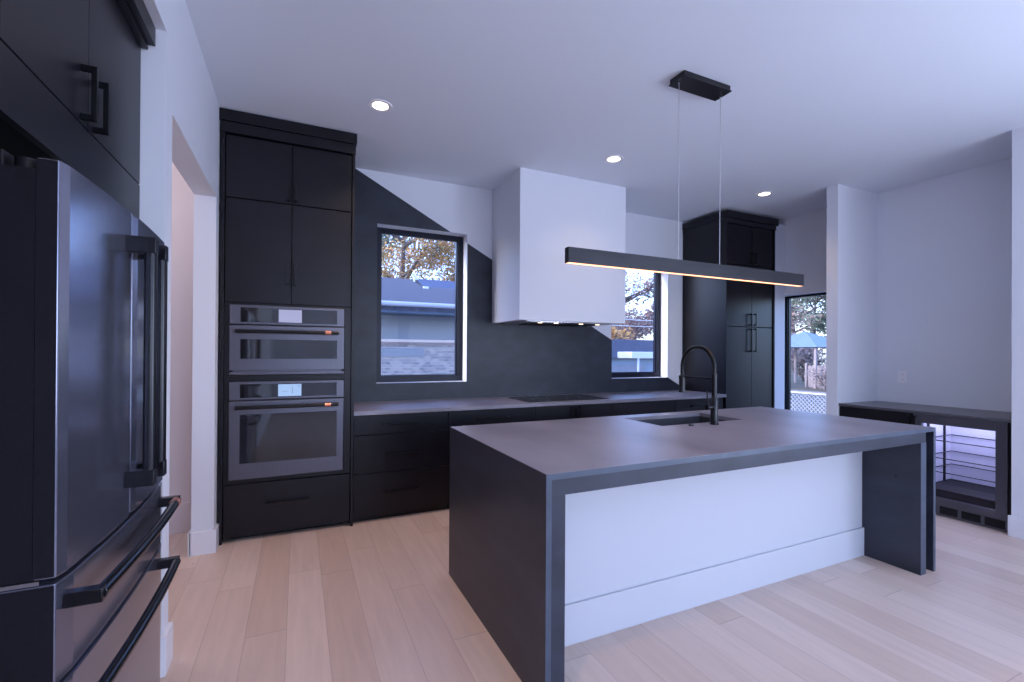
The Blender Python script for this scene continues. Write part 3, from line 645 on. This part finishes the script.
def foliage(blobs, n, size):
    vs = []; fs = []
    for i in range(n):
        bc, br = random.choice(blobs)
        d = Vector((random.gauss(0, 1), random.gauss(0, 1), random.gauss(0, 1))).normalized()*br*random.random()**.45
        p = Vector(bc)+d; s = size*random.uniform(.5, 1.3)
        a = Vector((random.gauss(0, 1), random.gauss(0, 1), random.gauss(0, 1))).normalized(); b = a.orthogonal().normalized()
        k = len(vs); vs += [p+a*s, p+b*s*.6, p-a*s, p-b*s*.6]; fs.append((k, k+1, k+2, k+3))
    return vs, fs
def tree(x, y, h, sp, leaf, label, n=5000, size=.12, low=.35, name='autumn_tree'):
    t = thing(name, label, 'tree', (x, y, GZ))
    mb = MB(); tips = []
    mb.tube([(x, y, GZ), (x+.1, y, GZ+h*.25), (x-.05, y+.1, GZ+h*.5), (x+.1, y, GZ+h*.9)], [h*.028, h*.022, h*.016, h*.004], 10)
    for i in range(16):
        a = random.uniform(0, 6.28); z = GZ+h*random.uniform(low, .8); l = sp*random.uniform(.6, 1)
        q = [(x, y, z), (x+math.cos(a)*l*.5, y+math.sin(a)*l*.5, z+l*.25), (x+math.cos(a)*l, y+math.sin(a)*l, z+l*.45)]
        mb.tube(q, [h*.011, h*.006, h*.002], 6); tips.append(q[2]); tips.append(q[1])
        for j in range(4):
            b = a+random.uniform(-1, 1); ll = l*.45; s = Vector(q[1]).lerp(Vector(q[2]), random.random())
            e = s+Vector((math.cos(b)*ll, math.sin(b)*ll, ll*random.uniform(-.1, .6))); mb.tube([s, e], [h*.003, h*.001], 5); tips.append(e)
    mb.build('trunk', 'bark', t, smooth=True)
    if n:
        vs, fs = foliage([(p, sp*.28) for p in tips], n, size)
        o0 = ORG[t]; me = bpy.data.meshes.new('foliage'); me.from_pydata([v-o0 for v in vs], [], fs); me.materials.append(M[leaf])
        o = bpy.data.objects.new('foliage', me); C.objects.link(o); o.parent = t
    return t
tree(4.0, 19.6, 9, 3.0, 'gold', 'golden autumn tree rising behind the neighbouring house, seen in the left window', 30000, .065, .2)
tree(2.2, 28.6, 12, 3.6, 'green', 'greenish tree far behind the left end of the neighbouring roof', 6000, .14, .2)
tree(12.4, 32.5, 13, 3.3, 'red', 'sparse russet tree far behind the right end of the neighbouring roof', 4500, .13)
tree(18.3, 23.8, 10, 3.0, 'red', 'russet tree filling the window behind the hood', 30000, .07, .1)
tree(24.8, 31.5, 13, 3.6, 'red', 'distant russet tree at the right of the window behind the hood', 12000, .14, .12)
tree(15.0, 19.6, 3.6, .95, 'gold', 'small golden tree behind the shed in the window behind the hood', 2500, .08, .2)
tree(34, 25.2, 15, 4.2, 'red', 'large bare branched tree in the narrow window', 5000, .10, .2, 'bare_tree')
tree(46, 28.6, 9, 3.6, 'green', 'green tree behind the blue roofed pavilion', 7000, .18, .2, 'evergreen_tree')
tree(58, 39, 17, 5.4, 'red', 'pale russet tree far behind the pavilion', 9000, .2, .2)

# things seen through the window behind the hood
t = thing('grey_shed', 'low grey shed with bluish roof seen in the window behind the hood', 'shed', (13.5, 17, GZ))
MB().box(10.6, 15.2, 15.0, 17.5, GZ, 1.2).build('wall', 'siding', t)
MB().prism([(10.4, 14.8, 1.15), (10.4, 16.25, 1.95), (10.4, 17.7, 1.15)], (5.0, 0, 0)).build('roof', 'shingle', t)
bx(11.0, 13.0, 14.97, 15.0, .2, .9).build('door', 'drive', t)
t = thing('white_yard_swing', 'white garden frame with two slanted legs seen in the window behind the hood', 'garden frame', (8.9, 10, GZ))
mb = MB()
for x in (8.42, 9.0): mb.tube([(x-.03, 9.95, GZ), (x+.02, 10, 1.35)], .03, 8)
for x in (9.35,): mb.tube([(x+.25, 10.6, GZ), (x, 10, 1.35)], .03, 8)
mb.build('leg', 'white', t)
MB().box(8.20, 9.7, 9.97, 10.6, 1.22, 1.40).build('canopy', 'white', t, bevel=.01)
struct(bx(5.5, 14, 7.6, 11.5, GZ, GZ+.02).build('driveway', 'drive'), 'pale concrete drive outside the window behind the hood', 'driveway')
t = thing('utility_line', 'pair of pale overhead wires crossing the window behind the hood', 'wire', (12, 14, GZ))
for z in (2.62, 2.38): MB().tube([(7, 14, z+.05), (12, 14, z), (17, 14, z+.05)], .012, 6).build('wire', 'white', t)
for x in (7, 17): MB().tube([(x, 14, GZ), (x, 14, 3.0)], .07, 8).build('pole', 'wood', t)

# things seen through the narrow window
t = thing('pavilion', 'blue roofed garden pavilion in the narrow window', 'pavilion', (27.8, 17.9, GZ))
cx, cy, hw = 27.8, 17.9, 1.95
mb = MB(); a = [mb.b.verts.new((cx+sx*hw, cy+sy_*hw, 1.75)) for sx, sy_ in ((-1, -1), (1, -1), (1, 1), (-1, 1))]; ap = mb.b.verts.new((cx, cy, 2.75))
for i in range(4): mb.b.faces.new((a[i], a[(i+1) % 4], ap))
mb.b.faces.new(a[::-1]); mb.build('roof', 'blueroof', t)
for sx, sy_ in ((-1, -1), (1, -1), (1, 1), (-1, 1)):
    bx(cx+sx*1.7-.06, cx+sx*1.7+.06, cy+sy_*1.7-.06, cy+sy_*1.7+.06, GZ, 1.75).build('post', 'wood', t)
def bush(x, y, rr, leaf, label, n=1500, size=.06):
    t = thing('bush', label, 'bush', (x, y, GZ))
    bl = [((x+random.uniform(-.4, .4)*rr, y+random.uniform(-.4, .4)*rr, GZ+rr*random.uniform(.4, 1.2)), rr*.5) for _ in range(7)]
    mb = MB()
    for c, _ in bl: mb.tube([(x, y, GZ), c], [.04, .01], 6)
    mb.build('stem', 'bark', t)
    vs, fs = foliage(bl, n, size)
    o0 = ORG[t]; me = bpy.data.meshes.new('foliage'); me.from_pydata([v-o0 for v in vs], [], fs); me.materials.append(M[leaf])
    o = bpy.data.objects.new('foliage', me); C.objects.link(o); o.parent = t
bush(24.4, 17.5, .9, 'green', 'green bush left of the wooden fence in the narrow window')
bush(25.2, 15.0, 1.1, 'brush', 'dry brown bush in front of the pavilion')
bush(31.8, 20.6, 2.3, 'brush', 'broad dry hedge bush far behind the pavilion in the narrow window', 4000, .10)
t = thing('wooden_fence', 'weathered wooden fence beyond the lawn in the narrow window', 'fence', (26.4, 15.5, GZ))
mb = MB(); p0 = Vector((26.6, 17.0, 0)); p1 = Vector((26.2, 13.6, 0)); dd = (p1-p0)
for k in range(28):
    q = p0+dd*k/28; mb.prism([(q.x, q.y, GZ), (q.x+.03, q.y, GZ), (q.x+.03, q.y-.11, GZ), (q.x, q.y-.11, GZ)], (0, 0, 1.25))
mb.build('boards', 'wood', t)
for k in (0, .5, 1):
    q = p0+dd*k; bx(q.x-.1, q.x, q.y-.05, q.y+.05, GZ, .85).build('post', 'wood', t)
M['sand'] = mat('pale_sand', (.30, .25, .22), .9, noise=(3, .1, 4))
struct(bx(22.7, 23.7, 4, 22, GZ, GZ+.015).build('sandy_path', 'sand'), 'pale sandy strip beyond the lawn in the narrow window', 'path')
# chain link fence close to the house
t = thing('chain_link_fence', 'galvanised chain link fence crossing the narrow window', 'fence', (9, 6, GZ))
FXX = 9.0; y0, y1, z1 = 3.2, 8.2, .60; st = .080
mb = MB(); ww = .0065; L_ = z1-GZ; n = int((y1-y0+L_)/st)
for k in range(n):
    for sgn in (1, -1):
        a = y0-L_+k*st
        ya, yb = a, a+L_
        z_a, z_b = GZ, z1
        if ya < y0: z_a += y0-ya; ya = y0
        if yb > y1: z_b -= yb-y1; yb = y1
        if yb <= ya: continue
        if sgn < 0: ya, yb = y0+y1-ya, y0+y1-yb
        x = FXX+.004*sgn
        p = Vector((x, ya, z_a)); q = Vector((x, yb, z_b))
        mb.tube([p, q], ww, 4, caps=False)
mb.build('mesh', 'galv', t)
MB().tube([(FXX, y0, z1), (FXX, y1, z1)], .02, 8).build('top_rail', 'galv', t)
for y in (3.2, 5.0, 6.8, 8.2): MB().tube([(FXX+.03, y, GZ), (FXX+.03, y, z1+.03)], .025, 10).build('post', 'galv', t)
